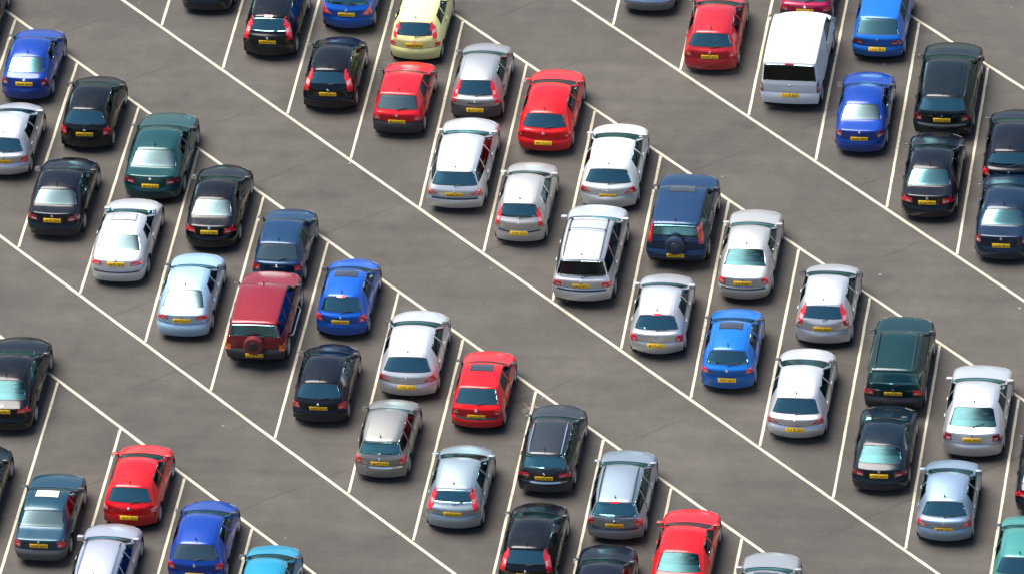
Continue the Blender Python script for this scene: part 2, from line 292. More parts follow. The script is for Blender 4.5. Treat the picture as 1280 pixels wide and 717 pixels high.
def build_shell(kind, L, W, H, doors=5, c3=None, c4=None, axle=(.19, .80), wr=.30, quarter=None, rearins=.032, seed=0):
    rj = random.Random(seed); hw = W / 2; st = []
    for i, (t, z, wf, dy, dz) in enumerate(ST[kind]):          # no two cars are quite the same shape
        k = 1.0 if i in (3, 4, 5, 6, 9, 10, 11) else .4
        st.append((t + k * rj.uniform(-.007, .007) * (1 if 2 < i < 12 else 0), z + k * rj.uniform(-.016, .016), wf * (1 + k * rj.uniform(-.012, .012)), dy * (1 + rj.uniform(-.3, .3)), dz * (1 + rj.uniform(-.3, .3))))
    rearins *= rj.uniform(.8, 1.35); Y = lambda t: L / 2 - t * L
    V = []; top = []; faces = []; tags = []; creases = {}
    def nv(x, y, z): V.append((x, y, z)); return len(V) - 1
    for t, z, wf, dy, dz in st:
        w_ = wf * hw; y = Y(t)
        row = []
        for k in (-1, -.62, 0, .62, 1):
            q = k * k if abs(k) == 1 else abs(k) ** 2.6
            row.append(nv(k * w_, y + dy * q, z + dz * q))
        top.append(row)
    rows = ['front_bumper', 'front_bumper', 'body', 'bonnet', 'bonnet', 'windscreen', 'body', 'body', 'body', 'rear_window', 'tailgate', 'tailgate', 'rear_bumper', 'rear_bumper']
    for i in range(14):
        for j in range(4):
            faces.append((top[i][j], top[i][j + 1], top[i + 1][j + 1], top[i + 1][j])); tags.append(TI[rows[i]])
    if c3 is None: c3 = .53 if doors == 5 else .60
    if c4 is None: c4 = {'hatch': .77, 'hatch90': .76, 'saloon': .71, 'saloon90': .70, 'lift': .73, 'estate': .74, 'suv': .73, 'mpv': .73, 'van': .73}[kind]
    hasq = kind in ('estate', 'suv', 'mpv') if quarter is None else quarter
    for sg, ej, sfx in ((1, 4, 'r'), (-1, 0, 'l')):
        e = [r[ej] for r in top]; P = lambda i: Vector(V[i])
        zs2, zs3, zs4 = (st[2][1] + st[12][1]) / 2 + .09, (st[1][1] + st[13][1]) / 2 + .03, (st[0][1] + st[14][1]) / 2
        def low(y, k=1.0): return [nv(sg * hw * .995 * k, y, zs2), nv(sg * hw * 1.0 * k, y, zs3), nv(sg * hw * .935 * k, y, zs4)]
        def belt(t):
            a, b = P(e[5]), P(e[10]); u = (Y(t) - a.y) / (b.y - a.y)
            return nv(sg * hw * .945, Y(t), a.z + (b.z - a.z) * u + .005)
        C = [[e[3], e[2], e[1], e[0]],
             [e[4]] + low(Y(st[4][0]), .985), [e[5]] + low(P(e[5]).y, 1.0), [belt(c3)] + low(Y(c3), 1.0), [belt(c4)] + low(Y(c4), 1.0),
             [e[10]] + low(min(P(e[10]).y, Y(.90)) if kind not in ('saloon', 'saloon90') else P(e[10]).y, .985), [e[11], e[12], e[13], e[14]]]
        for c in range(6):
            for r in range(3):
                if c == 0: tg = 'body' if r == 0 else 'front_bumper'
                elif c == 5: tg = 'body' if r == 0 else 'rear_bumper'
                elif c == 2: tg = 'door_f' + sfx
                elif c == 3: tg = ('door_r' + sfx) if doors == 5 else 'body'
                else: tg = 'body'
                faces.append((C[c][r], C[c + 1][r], C[c + 1][r + 1], C[c][r + 1])); tags.append(TI[tg])
        faces.append((C[2][0], C[3][0], e[7], e[6])); tags.append(TI['win_f' + sfx])
        faces.append((C[3][0], C[4][0], e[8], e[7])); tags.append(TI['win_r' + sfx] if kind != 'van' else 0)
        faces.append((C[4][0], C[5][0], e[9], e[8])); tags.append(TI['win_q' + sfx] if hasq else 0)
        hard = .75 if kind in ('hatch90', 'saloon90', 'suv', 'van') else .3
        for a, b in zip([C[i][0] for i in range(1, 5)], [C[i][0] for i in range(2, 6)]): creases[tuple(sorted((a, b)))] = hard
        for i in range(6, 9): creases[tuple(sorted((e[i], e[i + 1])))] = hard * .8
        for i in (5, 9): creases[tuple(sorted((e[i], e[i + 1])))] = hard * .6
        for i in (10, 11, 12): creases[tuple(sorted((e[i], e[i + 1])))] = hard * .35
    for j in range(4):
        for i, cv in ((5, .6), (9, .85), (10, .88), (11, .6 if kind in ('saloon', 'saloon90', 'lift') else .35), (12, .7), (3, .3), (2, .3)):
            creases[tuple(sorted((top[i][j], top[i][j + 1])))] = cv
    me = bpy.data.meshes.new('cage'); me.from_pydata(V, [], faces)
    bm = bmesh.new(); bm.from_mesh(me); bm.faces.ensure_lookup_table()
    for f, t in zip(bm.faces, tags): f.material_index = t
    cl = bm.edges.layers.float.new('crease_edge')
    for ed in bm.edges:
        k = tuple(sorted((ed.verts[0].index, ed.verts[1].index)))
        if k in creases: ed[cl] = creases[k]
    bmesh.ops.recalc_face_normals(bm, faces=bm.faces)
    bm.faces.ensure_lookup_table()
    if bm.faces[7 * 4 + 1].normal.z < 0: bmesh.ops.reverse_faces(bm, faces=bm.faces)
    bm.to_mesh(me); bm.free()
    for i in range(40): me.materials.append(None)
    o = bpy.data.objects.new('cage', me); col.objects.link(o)
    md = o.modifiers.new('s', 'SUBSURF'); md.levels = 3; md.render_levels = 3; md.boundary_smooth = 'PRESERVE_CORNERS'
    dg = bpy.context.evaluated_depsgraph_get(); ev = o.evaluated_get(dg)
    m2 = bpy.data.meshes.new_from_object(ev)
    bpy.data.objects.remove(o); bpy.data.meshes.remove(me)
    bm = bmesh.new(); bm.from_mesh(m2); bpy.data.meshes.remove(m2)
    xs = [v.co.x for v in bm.verts]; ys = [v.co.y for v in bm.verts]; zs = [v.co.z for v in bm.verts]
    sx, sy = W / (max(xs) - min(xs)), L / (max(ys) - min(ys)); yc = (max(ys) + min(ys)) / 2; zt = max(zs)
    for v in bm.verts: v.co = Vector((v.co.x * sx, (v.co.y - yc) * sy, v.co.z * H / zt))
    # wheel arches
    ay = [Y(axle[0]), Y(axle[1])]; Ra = wr + .055
    for yy in ay:
        kill = [f for f in bm.faces if abs(f.calc_center_median().x) > hw * .72 and math.hypot(f.calc_center_median().y - yy, f.calc_center_median().z - wr) < Ra]
        vs = {v for f in kill for v in f.verts}
        bmesh.ops.delete(bm, geom=kill, context='FACES')
        for v in vs:
            if v.is_valid:
                d = Vector((v.co.y - yy, v.co.z - wr))
                if v.co.z < wr - .06 and abs(d.x) > Ra * .7: v.co.y = yy + math.copysign(Ra, d.x); continue
                if d.length > 1e-4: d = d.normalized() * Ra; v.co.y = yy + d.x; v.co.z = wr + d.y
                v.co.x *= 1.008
    def inset(tag, th, newtag):
        fs = [f for f in bm.faces if f.material_index == tag]
        if not fs: return []
        r = bmesh.ops.inset_region(bm, faces=fs, thickness=th, use_even_offset=False, use_boundary=False)
        for f in r['faces']: f.material_index = newtag
        return r['faces']
    for t in range(TI['win_fr'], TI['win_ql'] + 1): inset(t, .032, 0); inset(t, .014, SEAL)
    inset(TI['windscreen'], .022, 0); inset(TI['windscreen'], .03, SEAL)
    inset(TI['rear_window'], rearins, TI['tailgate'] if kind not in ('saloon', 'saloon90') else 0); inset(TI['rear_window'], .018, SEAL)
    push = set()
    for t in ('front_bumper', 'bonnet', 'tailgate', 'rear_bumper', 'door_fr', 'door_fl', 'door_rr', 'door_rl'):
        ring = inset(TI[t], .0065, SEAM)
        inner = {v for f in bm.faces if f.material_index == TI[t] for v in f.verts}
        push |= {v for f in ring for v in f.verts if v not in inner}
    bm.normal_update()
    nrm = {v: v.normal.copy() for v in bm.verts}
    for v in push:
        if v.is_valid and all(f.material_index != SEAL for f in v.link_faces): v.co -= nrm[v] * .010
    bm.verts.index_update()
    bvh = BVHTree.FromBMesh(bm)
    def extract(name, want, offset=0.0, slots=None):
        fs = [f for f in bm.faces if f.material_index in want]
        if not fs: return None
        idx = {}; vv = []; nn = []; ff = []; mi = []
        for f in fs:
            ids = []
            for v in f.verts:
                if v not in idx: idx[v] = len(vv); vv.append(tuple(v.co - nrm[v] * offset)); nn.append(tuple(nrm[v]))
                ids.append(idx[v])
            ff.append(ids); mi.append((slots or {}).get(f.material_index, 0))
        m = bpy.data.meshes.new(name); m.from_pydata(vv, [], ff)
        for p, k in zip(m.polygons, mi): p.use_smooth = True; p.material_index = k
        for k in range(max((slots or {0: 0}).values()) + 1): m.materials.append(None)
        m.normals_split_custom_set_from_vertices(nn)
        return m
    parts = {'body': extract('body', {0, SEAL, SEAM}, 0, {0: 0, SEAL: 1, SEAM: 2})}
    for t in TAGS[1:]:
        parts[t] = extract(t, {TI[t]}, .006 if t.startswith(('win', 'rear_w')) else 0)
    sh = dict(parts=parts, bvh=bvh, L=L, W=W, H=H, hw=hw, ay=ay, wr=wr, kind=kind, Y=Y, c3=c3, c4=c4, doors=doors, st=st)
    sh['zk'] = H / max(s[1] for s in st) if True else 1
    sh['cowl'] = st[5]; sh['zb'] = st[10][1]
    bm.free()
    # --- underbody with wheel wells
    mb = MB(); mb.box((0, 0, st[0][1] + .07), (W * .66, L * .86, .12))
    zc = st[5][1]
    mb.box((0, (Y(.07) + Y(st[5][0] + .03)) / 2, (st[3][1] + .3) / 2), (W * .62, Y(.07) - Y(st[5][0] + .03), st[3][1] - .3))
    mb.box((0, 0, st[0][1] + .1), (W * .93, (ay[0] - ay[1]) - 2 * Ra - .04, .14))
    if kind in ('saloon', 'saloon90'): mb.box((0, (Y(st[10][0] - .06) + Y(.95)) / 2, .6), (W * .62, Y(st[10][0] - .06) - Y(.95), .5))
    for yy in ay:
        for sg in (-1, 1):
            k = len(mb.v); n = 10
            for x in (sg * hw * .58, sg * hw * .965):
                for j in range(n + 1):
                    t = -.25 + (math.pi + .5) * j / n; mb.v.append(Vector((x, yy + (Ra + .012) * math.cos(t), wr + (Ra + .012) * math.sin(t))))
            for j in range(n): mb.f.append((k + j, k + j + 1, k + n + 2 + j, k + n + 1 + j))
            mb.f.append(tuple(range(k, k + n + 1)))
    sh['under'] = mb.mesh('underbody', False)
    # --- cabin
    z0 = st[0][1] + .12; ys = Y(c3) + .02; yr = Y(c4) - .05
    sz = 1.0 if H < 1.5 else 1.12
    seat = [((0, .22, z0 + .14), (.48, .50, .16), R(6), .05, 1), ((0, -.06, z0 + .46 * sz), (.48, .14, .58 * sz), R(14), .05, .85), ((0, -.16, z0 + .86 * sz), (.26, .09, .17), R(12), .04, .9)]
    sh['seat'] = rbox_mesh('front_seat', seat); sh['seat_y'] = ys
    bw = W * .70
    sh['bench'] = rbox_mesh('rear_seat', [((0, .22, z0 + .16), (bw, .48, .16), R(6), .05, 1), ((0, -.06, z0 + .44 * sz), (bw, .14, .52 * sz), R(16), .05, .92),
        ((-.32, -.15, z0 + .78 * sz), (.24, .08, .14), R(12), .035, .9), ((.32, -.15, z0 + .78 * sz), (.24, .08, .14), R(12), .035, .9)])
    sh['bench_y'] = yr
    sh['dash'] = rbox_mesh('dashboard', [((0, Y(st[5][0]) - .32, st[5][1] - .10), (W * .74, .42, .26), 0, .07, .95)])
    yw = Y(st[5][0]) - .58; mb = MB(); ring = [(.36 + .18 * math.cos(a), yw + .05 * math.sin(a), st[5][1] - .08 + .17 * math.sin(a)) for a in [2 * math.pi * i / 14 for i in range(15)]]
    mb.tube(ring, .016, 5, False); mb.box((.36, yw, st[5][1] - .08), (.34, .03, .05)); sh['wheel_s'] = mb.mesh('steering_wheel')
    ysf = (yr - .12 + Y(min(st[10][0] - .02, .95))) / 2; ln = max(.15, (yr - .12) - Y(min(st[10][0] - .015, .95)))
    sh['shelf'] = rbox_mesh('parcel_shelf', [((0, ysf, st[10][1] - .09), (W * .72, ln, .03), 0, .01, 1)])
    return sh

def hit(sh, p, d):
    p = Vector(p); d = Vector(d).normalized()
    loc, nor, i, ds = sh['bvh'].ray_cast(p - d * 6, d)
    if loc is None: loc, nor, i, ds = sh['bvh'].find_nearest(p)
    return loc, nor

def patch(sh, quad, axis, nu=5, nv_=4, off=.008, thick=.02, name='patch'):
    """a quad drawn in a side/rear/top view and laid onto the bodywork as a raised lens or panel"""
    mb = MB(); G = []
    fn = quad if callable(quad) else None
    a, b, c, d = (quad if fn is None else ((0, 0),) * 4)
    for j in range(nv_ + 1):
        row = []
        for i in range(nu + 1):
            u, v = i / nu, j / nv_
            p0 = (a[0] * (1 - u) + b[0] * u) * (1 - v) + (d[0] * (1 - u) + c[0] * u) * v
            p1 = (a[1] * (1 - u) + b[1] * u) * (1 - v) + (d[1] * (1 - u) + c[1] * u) * v
            if fn: p0, p1 = fn(u, v)
            L = sh['L']
            if axis == 'rear': p, dr = (p0, -L / 2 + .18, p1), (0, 1, 0)
            elif axis == 'front': p, dr = (p0, L / 2 - .2, p1), (0, -1, 0)
            elif axis == 'top': p, dr = (p0, p1, sh['H']), (0, 0, -1)
            elif axis == 'right': p, dr = (sh['hw'], p0, p1), (-1, 0, 0)
            else: p, dr = (-sh['hw'], p0, p1), (1, 0, 0)
            lo, no = hit(sh, p, dr)
            if axis == 'rear' and lo.y > -L / 2 + .42 + max(0, p1 - 1.0) * .9: lo, no = sh['bvh'].find_nearest(Vector((p0, -L / 2 + .16, p1)))[:2]
            if axis == 'front' and lo.y < L / 2 - .45: lo, no = sh['bvh'].find_nearest(Vector((p0, L / 2 - .2, p1)))[:2]
            if no.dot(Vector(dr)) > 0: no = -no
            row.append((lo, no))
        G.append(row)
    k = len(mb.v); n1 = nu + 1
    for row in G:
        for lo, no in row: mb.v.append(lo + no * off)
    for j in range(nv_):
        for i in range(nu): q = k + j * n1 + i; mb.f.append((q, q + 1, q + n1 + 1, q + n1))
    ring = [(0, i) for i in range(nu)] + [(j, nu) for j in range(nv_)] + [(nv_, i) for i in range(nu, 0, -1)] + [(j, 0) for j in range(nv_, 0, -1)]
    k2 = len(mb.v)
    for j, i in ring: lo, no = G[j][i]; mb.v.append(lo - no * thick)
    for q in range(len(ring)):
        q2 = (q + 1) % len(ring); A = k + ring[q][0] * n1 + ring[q][1]; B = k + ring[q2][0] * n1 + ring[q2][1]
        mb.f.append((A, B, k2 + q2, k2 + q))
    return mb.mesh(name)

def edge_x(sh, z):
    """half width of the tail as seen from straight behind, at height z"""
    x = sh['hw'] * 1.0
    while x > .3:
        lo = sh['bvh'].ray_cast(Vector((x, -sh['L'], z)), Vector((0, 1, 0)))[0]
        if lo is not None and lo.y < -sh['L'] / 2 + .35 + max(0, z - .9) * 1.1: return x
        x -= .01
    return x

def mirx(q): return [(-x, z) for x, z in q]

# shared small parts
def make_wheels():
    out = {}
    for r in (.29, .30, .31, .34, .36):
        mb = MB(); w_ = .19 if r < .33 else .22; ri = r * .66
        mb.lathe_x([(-w_ / 2 + .02, ri), (-w_ / 2, ri + .03), (-w_ / 2, r - .03), (-w_ / 2 + .025, r - .004), (0, r), (w_ / 2 - .025, r - .004), (w_ / 2, r - .03), (w_ / 2, ri + .03), (w_ / 2 - .02, ri)], 28)
        ty = mb.mesh('tyre'); mb = MB()
        mb.lathe_x([(w_ / 2 - .025, ri + .004), (w_ / 2 - .005, ri), (w_ / 2 - .012, ri - .022), (w_ / 2 - .07, ri - .03), (-w_ / 2 + .02, ri - .03)], 28)
        for k in range(7):
            a = 2 * math.pi * k / 7; rot = Matrix.Rotation(a, 3, 'X')
            mb.box(rot @ Vector((w_ / 2 - .035, 0, ri * .52)), (.028, .055, ri * .95), rot)
        mb.lathe_x([(w_ / 2 - .01, 0.0005), (w_ / 2 - .012, .045), (w_ / 2 - .05, .06)], 14)
        rim = mb.mesh('rim'); mb = MB(); mb.lathe_x([(-.01, .0005), (-.01, ri - .035), (.01, ri - .035), (.01, .0005)], 20)
        out[r] = (ty, rim, mb.mesh('brake_disc'))
    return out
WHEELS = make_wheels()
MIRROR = rbox_mesh('wing_mirror', [((.11, 0, 0), (.20, .11, .135), 0, .04, .85), ((.01, .01, -.045), (.10, .05, .04), 0, .012, 1)])
MGL = MB(); MGL.box((.12, -.058, 0), (.15, .006, .095)); MGL = MGL.mesh('mirror_glass')
HANDLE = rbox_mesh('door_handle', [((0, 0, 0), (.03, .17, .03), 0, .01, 1)])
PLATE = rbox_mesh('number_plate', [((0, 0, 0), (.54, .014, .135), 0, .004, 1)], seg=1)
BADGE = MB(); BADGE.lathe_x([(0, .045), (.012, .042), (.014, .0005)], 14); BADGE = BADGE.mesh('badge')
def marks_mesh(k):
    rr = random.Random(k); mb = MB(); x = -.215
    for c in range(7):
        if c == 4: x += .035
        for s in range(rr.choice((2, 3, 3))):
            if rr.random() < .5: mb.box((x + rr.choice((0, .017, .034)), -.009, 0), (.011, .003, .072))
            else: mb.box((x + .017, -.009, rr.choice((-.031, 0, .031))), (.042, .003, .011))
        x += .060
    return mb.mesh('registration_marks', False)
MARKS = [marks_mesh(k) for k in range(6)]
def spare_mesh(r):
    mb = MB(); mb.lathe_x([(-.10, .001), (-.10, r * .7), (-.11, r * .86), (-.08, r * .97), (0, r), (.07, r * .97), (.10, r * .85), (.10, .001)], 26); return mb.mesh('spare_wheel')
SPARE = spare_mesh(.31); HUB = MB(); HUB.lathe_x([(0, .15), (.015, .14), (.03, .001)], 18); HUB = HUB.mesh('wheel_hub_cover')

SHELLS = {}
SPEC = {
 # name: kind, L, W, H, extra
 'city':    ('hatch', 3.72, 1.64, 1.47, dict(doors=3, wr=.29, axle=(.185, .835))),
 'supermini': ('hatch', 3.82, 1.66, 1.46, dict(doors=5, wr=.29, axle=(.19, .825))),
 'family':  ('hatch', 4.12, 1.72, 1.44, dict(doors=5, wr=.30, axle=(.195, .82))),
 'family3': ('hatch', 4.10, 1.71, 1.44, dict(doors=3, wr=.30, axle=(.195, .82))),
 'tall':    ('hatch', 4.0, 1.70, 1.48, dict(doors=5, wr=.30, axle=(.195, .83), rearins=.075)),
 'boxy':    ('hatch90', 4.0, 1.67, 1.39, dict(doors=5, wr=.29, axle=(.19, .825))),
 'boxy3':   ('hatch90', 4.02, 1.67, 1.38, dict(doors=3, wr=.29, axle=(.19, .825))),
 'saloon':  ('saloon', 4.42, 1.73, 1.41, dict(doors=5, wr=.31, axle=(.18, .79))),
 'saloonw': ('saloon', 4.5, 1.78, 1.43, dict(doors=5, wr=.31, axle=(.19, .79))),
 'coupe':   ('saloon', 4.38, 1.72, 1.36, dict(doors=3, wr=.31, axle=(.17, .79))),
 'classic': ('saloon90', 4.45, 1.70, 1.39, dict(doors=5, wr=.30, axle=(.18, .79))),
 'lift':    ('lift', 4.3, 1.72, 1.41, dict(doors=5, wr=.30, axle=(.19, .80))),
 'liftw':   ('lift', 4.6, 1.82, 1.45, dict(doors=5, wr=.31, axle=(.19, .80))),
 'estate':  ('estate', 4.42, 1.73, 1.44, dict(doors=5, wr=.31, axle=(.19, .80))),
 'estates': ('estate', 4.12, 1.68, 1.43, dict(doors=5, wr=.30, axle=(.19, .81))),
 'offroad': ('suv', 4.35, 1.77, 1.66, dict(doors=5, wr=.36, axle=(.18, .80), rearins=.07)),
 'crossover': ('suv', 4.4, 1.80, 1.64, dict(doors=5, wr=.34, axle=(.19, .80), rearins=.075)),
 'people':  ('mpv', 4.6, 1.87, 1.70, dict(doors=5, wr=.34, axle=(.19, .81), rearins=.045)),
 'estatew': ('estate', 4.5, 1.84, 1.50, dict(doors=5, wr=.31, axle=(.19, .80))),
 'fastback': ('lift', 4.4, 1.70, 1.32, dict(doors=3, wr=.30, axle=(.18, .80))),
 'van':     ('van', 4.7, 1.88, 1.82, dict(doors=3, wr=.33 + .01, axle=(.19, .84), c3=.50, rearins=.075)),
}
def shell(k, ln=None, wd=None, seed=0):
    kd, L, W, H, ex = SPEC[k]; L = ln or L * .96; W = wd or W; key = (k, round(L, 2), round(W, 2), seed)
    if key not in SHELLS: SHELLS[key] = build_shell(kd, L, W, H, seed=seed, **ex)
    return SHELLS[key]

def car(name, model, x, yrear, paintk, label, cat='car', lamp='corner', plate='gate', bumper=None, rot=0.0, sunroof=None, wiper=None, rails=None, bars=False, aerial='rear',
        brake=False, badge=True, spoiler=False, spare=False, strip=None, glassk='glass', moulding=None, seatm='seat', mirror=None, arches=None, side_step=False, lampm='red', vents=False, parcel=False, ln=None, wd=None, group='cars parked in the angled bays'):
    sh = shell(model, ln, wd, int(abs(x * 100) + abs(yrear * 10))); P = sh['parts']; L, hw, H, Y = sh['L'], sh['hw'], sh['H'], sh['Y']; pm = PAINT[paintk]
    root = bpy.data.objects.new(name, None); col.objects.link(root); root.empty_display_size = .5
    root.location = (x - .06, yrear - .07 + L / 2, 0); root.rotation_euler = (0, 0, R(rot + random.uniform(-.7, .7)))
    root['label'] = label; root['category'] = cat; root['group'] = group
    bump = M[bumper] if bumper else pm
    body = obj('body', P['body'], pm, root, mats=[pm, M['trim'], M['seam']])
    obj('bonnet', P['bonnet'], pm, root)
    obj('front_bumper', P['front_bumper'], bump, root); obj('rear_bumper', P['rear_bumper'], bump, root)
    gate_name = 'boot_lid' if sh['kind'] in ('saloon', 'saloon90') else 'tailgate'
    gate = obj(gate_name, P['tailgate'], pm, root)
    gm = M[glassk]
    obj('windscreen', P['windscreen'], M['glass'], root)
    rw = obj('rear_window', P['rear_window'], gm, root)
    for t in ('win_fr', 'win_fl'):
        if P[t]: obj('side_window', P[t], M['sideglass'], root)
    for t in ('win_rr', 'win_rl', 'win_qr', 'win_ql'):
        if P[t]: obj('side_window', P[t], M['privacy'] if glassk == 'privacy' else M['sideglass'], root)
    zh = sh['cowl'][1] - .12
    for t, sg, yy in (('door_fr', 1, Y(sh['c3']) + .16), ('door_fl', -1, Y(sh['c3']) + .16), ('door_rr', 1, Y(sh['c4']) + .14), ('door_rl', -1, Y(sh['c4']) + .14)):
        if not P[t]: continue
        d = obj('door', P[t], pm, root)
        lo, no = hit(sh, (sg * hw, yy, zh), (-sg, 0, 0)); obj('door_handle', HANDLE, M['trim'] if bumper else pm, d, lo + no * .012)
    obj('underbody', sh['under'], M['under'], root)
    # wheels
    ty, rim, disc = WHEELS[sh['wr']]
    for yy in sh['ay']:
        for sg in (1, -1):
            wv = obj('wheel', ty, M['rubber'], root, (sg * (hw - .115), yy, sh['wr'])); wv.rotation_euler = (random.random() * 6, 0, 0 if sg > 0 else math.pi)
            obj('rim', rim, M['rim'], wv); obj('brake_disc', disc, M['under'], wv)
    # cabin
    for sg in (-1, 1): obj('front_seat', sh['seat'], M[seatm], root, (sg * hw * .42, sh['seat_y'], 0))
    if model != 'van': obj('rear_seat', sh['bench'], M[seatm], root, (0, sh['bench_y'], 0)); obj('parcel_shelf', sh['shelf'], M['shelf'], root)
    obj('dashboard', sh['dash'], M['dash'], root); obj('steering_wheel', sh['wheel_s'], M['trim'], root)
    # lamps at the rear
    zb = sh['zb'] * sh['zk']; h = hw
    SETS = {
      'corner': [([(.62, zb - .24), (.99, zb - .25), (.985, zb - .07), (.74, zb - .075)], lampm)],
      'cornerlow': [([(.66, zb - .34), (.99, zb - .34), (.985, zb - .12), (.72, zb - .12)], lampm)],
      'swept': [([(.55, zb - .26), (.995, zb - .30), (.985, zb - .07), (.86, zb - .04)], lampm)],
      'slim': [([(.50, zb - .22), (.98, zb - .24), (.98, zb - .11), (.54, zb - .10)], lampm)],
      'blob': [([(.69, zb - .30), (.985, zb - .30), (.98, zb - .08), (.71, zb - .08)], lampm)],
      'pillar': [([(.76, zb - .22), (.985, zb - .22), (.81, H - .14), (.655, H - .14)], lampm)],
      'pillarlow': [([(.77, zb - .30), (.985, zb - .30), (.835, H - .30), (.735, H - .30)], lampm)],
      'split': [([(.79, zb - .10), (.94, zb - .10), (.80, H - .15), (.685, H - .15)], lampm), ([(.76, zb - .33), (.99, zb - .33), (.985, zb - .19), (.78, zb - .19)], lampm)],
      'band': [([(.52, zb - .29), (.99, zb - .29), (.98, zb - .13), (.54, zb - .13)], lampm)],
      'square': [([(.66, zb - .31), (.98, zb - .31), (.975, zb - .11), (.66, zb - .11)], lampm)],
      'round': [([(.78, zb - .27), (.93, zb - .27), (.93, zb - .15), (.78, zb - .15)], lampm)],
      'van': [([(.88, .70), (1.0, .70), (.985, 1.06), (.90, 1.06)], 'darkred')],
      'low': [([(.80, zb - .42), (.99, zb - .42), (.99, zb - .24), (.80, zb - .24)], 'amber')],
      'suvpillar': [([(.80, zb - .16), (.985, zb - .16), (.85, H - .16), (.71, H - .16)], 'red')],
    }
    if lamp in ('pillar', 'pillarlow', 'suvpillar', 'split'):
        za, zc = {'pillar': (zb - .20, H - .15), 'pillarlow': (zb - .26, H - .28), 'suvpillar': (zb - .16, H - .16), 'split': (zb - .06, H - .16)}[lamp]
        ws = {'pillar': (.15, .115), 'pillarlow': (.14, .08), 'suvpillar': (.13, .11), 'split': (.12, .10)}[lamp]
        NR = 7; ex = [edge_x(sh, za + (zc - za) * k / NR) - .008 for k in range(NR + 1)]
        for _ in range(3): ex = [min(ex[max(0, k - 1)], (ex[max(0, k - 1)] + ex[k] + ex[min(NR, k + 1)]) / 3) for k in range(NR + 1)]
        def strip_fn(sg, u0, u1, v0, v1):
            def f(u, v):
                vv = v0 + (v1 - v0) * v; uu = u0 + (u1 - u0) * u; k = min(NR - 1, int(vv * NR)); t_ = vv * NR - k
                e = ex[k] * (1 - t_) + ex[k + 1] * t_; wd_ = ws[0] * (1 - vv) + ws[1] * vv
                return (sg * (e - wd_ * (1 - uu)), za + (zc - za) * vv)
            return f
        for sg in (1, -1):
            tl = obj('tail_light', patch(sh, strip_fn(sg, 0, 1, 0, 1), 'rear', 4, NR, .010, .02, 'tail_light'), M['red'], root)
            obj('indicator_lens', patch(sh, strip_fn(sg, .15, .85, .36, .56), 'rear', 2, 2, .014, .01, 'indicator_lens'), M['amber' if lamp == 'suvpillar' else 'clear'], tl)
    for quad, mk in SETS[lamp] if lamp not in ('pillar', 'pillarlow', 'suvpillar') else ():
        if lamp == 'split' and quad[2][1] > zb: continue
        q = [(a * h, z) for a, z in quad]
        for s in (1, -1):
            qq = q if s > 0 else mirx(q)
            tl = obj('tail_light', patch(sh, qq, 'rear', 6, 5, .010, .02, 'tail_light'), M[mk], root)
            # reversing / indicator lens inside the cluster
            lerp = lambda p, r_, t: (p[0] + (r_[0] - p[0]) * t, p[1] + (r_[1] - p[1]) * t)
            a, b, c, d = qq
            if lamp in ('pillar', 'pillarlow', 'suvpillar', 'van'): u0, u1, v0, v1, im = .15, .85, .30, .52, ('amber' if lamp == 'suvpillar' else 'clear')
            elif lamp in ('low',): u0, u1, v0, v1, im = .1, .9, .1, .45, 'red'
            else: u0, u1, v0, v1, im = .10, .48, .16, .52, 'clear'
            bl = lambda u, v: lerp(lerp(a, b, u), lerp(d, c, u), v)
            obj('indicator_lens', patch(sh, [bl(u0, v0), bl(u1, v0), bl(u1, v1), bl(u0, v1)], 'rear', 3, 3, .014, .01, 'indicator_lens'), M[im], tl)
    # headlamps, grille
    st = sh['st']; zf = (st[2][1] + st[3][1]) / 2
    for s in (1, -1):
        q = [(.50 * h, zf - .07), (.86 * h, zf - .06), (.84 * h, zf + .09), (.52 * h, zf + .07)]
        obj('headlight', patch(sh, q if s > 0 else mirx(q), 'front', 5, 4, .008, .02, 'headlight'), M['head'], root)
    obj('grille', patch(sh, [(-.42 * h, zf - .06), (.42 * h, zf - .06), (.40 * h, zf + .05), (-.40 * h, zf + .05)], 'front', 6, 3, .006, .02, 'grille'), M['trim'], root)
    obj('lower_grille', patch(sh, [(-.5 * h, st[1][1] - .10), (.5 * h, st[1][1] - .10), (.5 * h, st[1][1]), (-.5 * h, st[1][1])], 'front', 6, 2, .004, .02, 'lower_grille'), M['trim'], root)
    lo, no = hit(sh, (0, L / 2, st[1][1] + .05), (0, -1, 0)); obj('number_plate', PLATE, M['wplate'], root, lo + Vector((0, .012, 0)))
    # rear plate
    zp = {'gate': zb - .24, 'gatelow': zb - .33, 'bumper': st[13][1] * sh['zk'] + .03, 'high': zb - .16}[plate]
    if spare: zp = st[13][1] - .06
    lo, no = hit(sh, (0, -L / 2, zp), (0, 1, 0)); no = Vector((0, no.y, no.z)).normalized()
    if no.y > 0: no = -no
    pl = obj('number_plate', PLATE, M['plate'], root, lo + no * .012); pl.rotation_euler = (-math.asin(max(-1, min(1, no.z))), 0, 0)
    obj('registration_marks', random.choice(MARKS), M['ink'], pl)['kind'] = 'stuff'
    if badge and not spare:
        zz = zb - .10 if plate != 'high' else zb - .05
        lo, no = hit(sh, (0, -L / 2, zz), (0, 1, 0)); bd = obj('badge', BADGE, M['chrome'], gate, lo + no * .004)
        bd.rotation_euler = no.to_track_quat('X', 'Z').to_euler()
    if plate == 'bumper' and not spare:
        lo, no = hit(sh, (0, -L / 2, zb - .19), (0, 1, 0)); obj('tailgate_handle', patch(sh, [(-.22, zb - .215), (.22, zb - .215), (.22, zb - .185), (-.22, zb - .185)], 'rear', 4, 1, .010, .01, 'tailgate_handle'), pm if not bumper else M['trim'], gate)
    # mirrors
    ym = Y(sh['cowl'][0]) + sh['cowl'][3] - .10
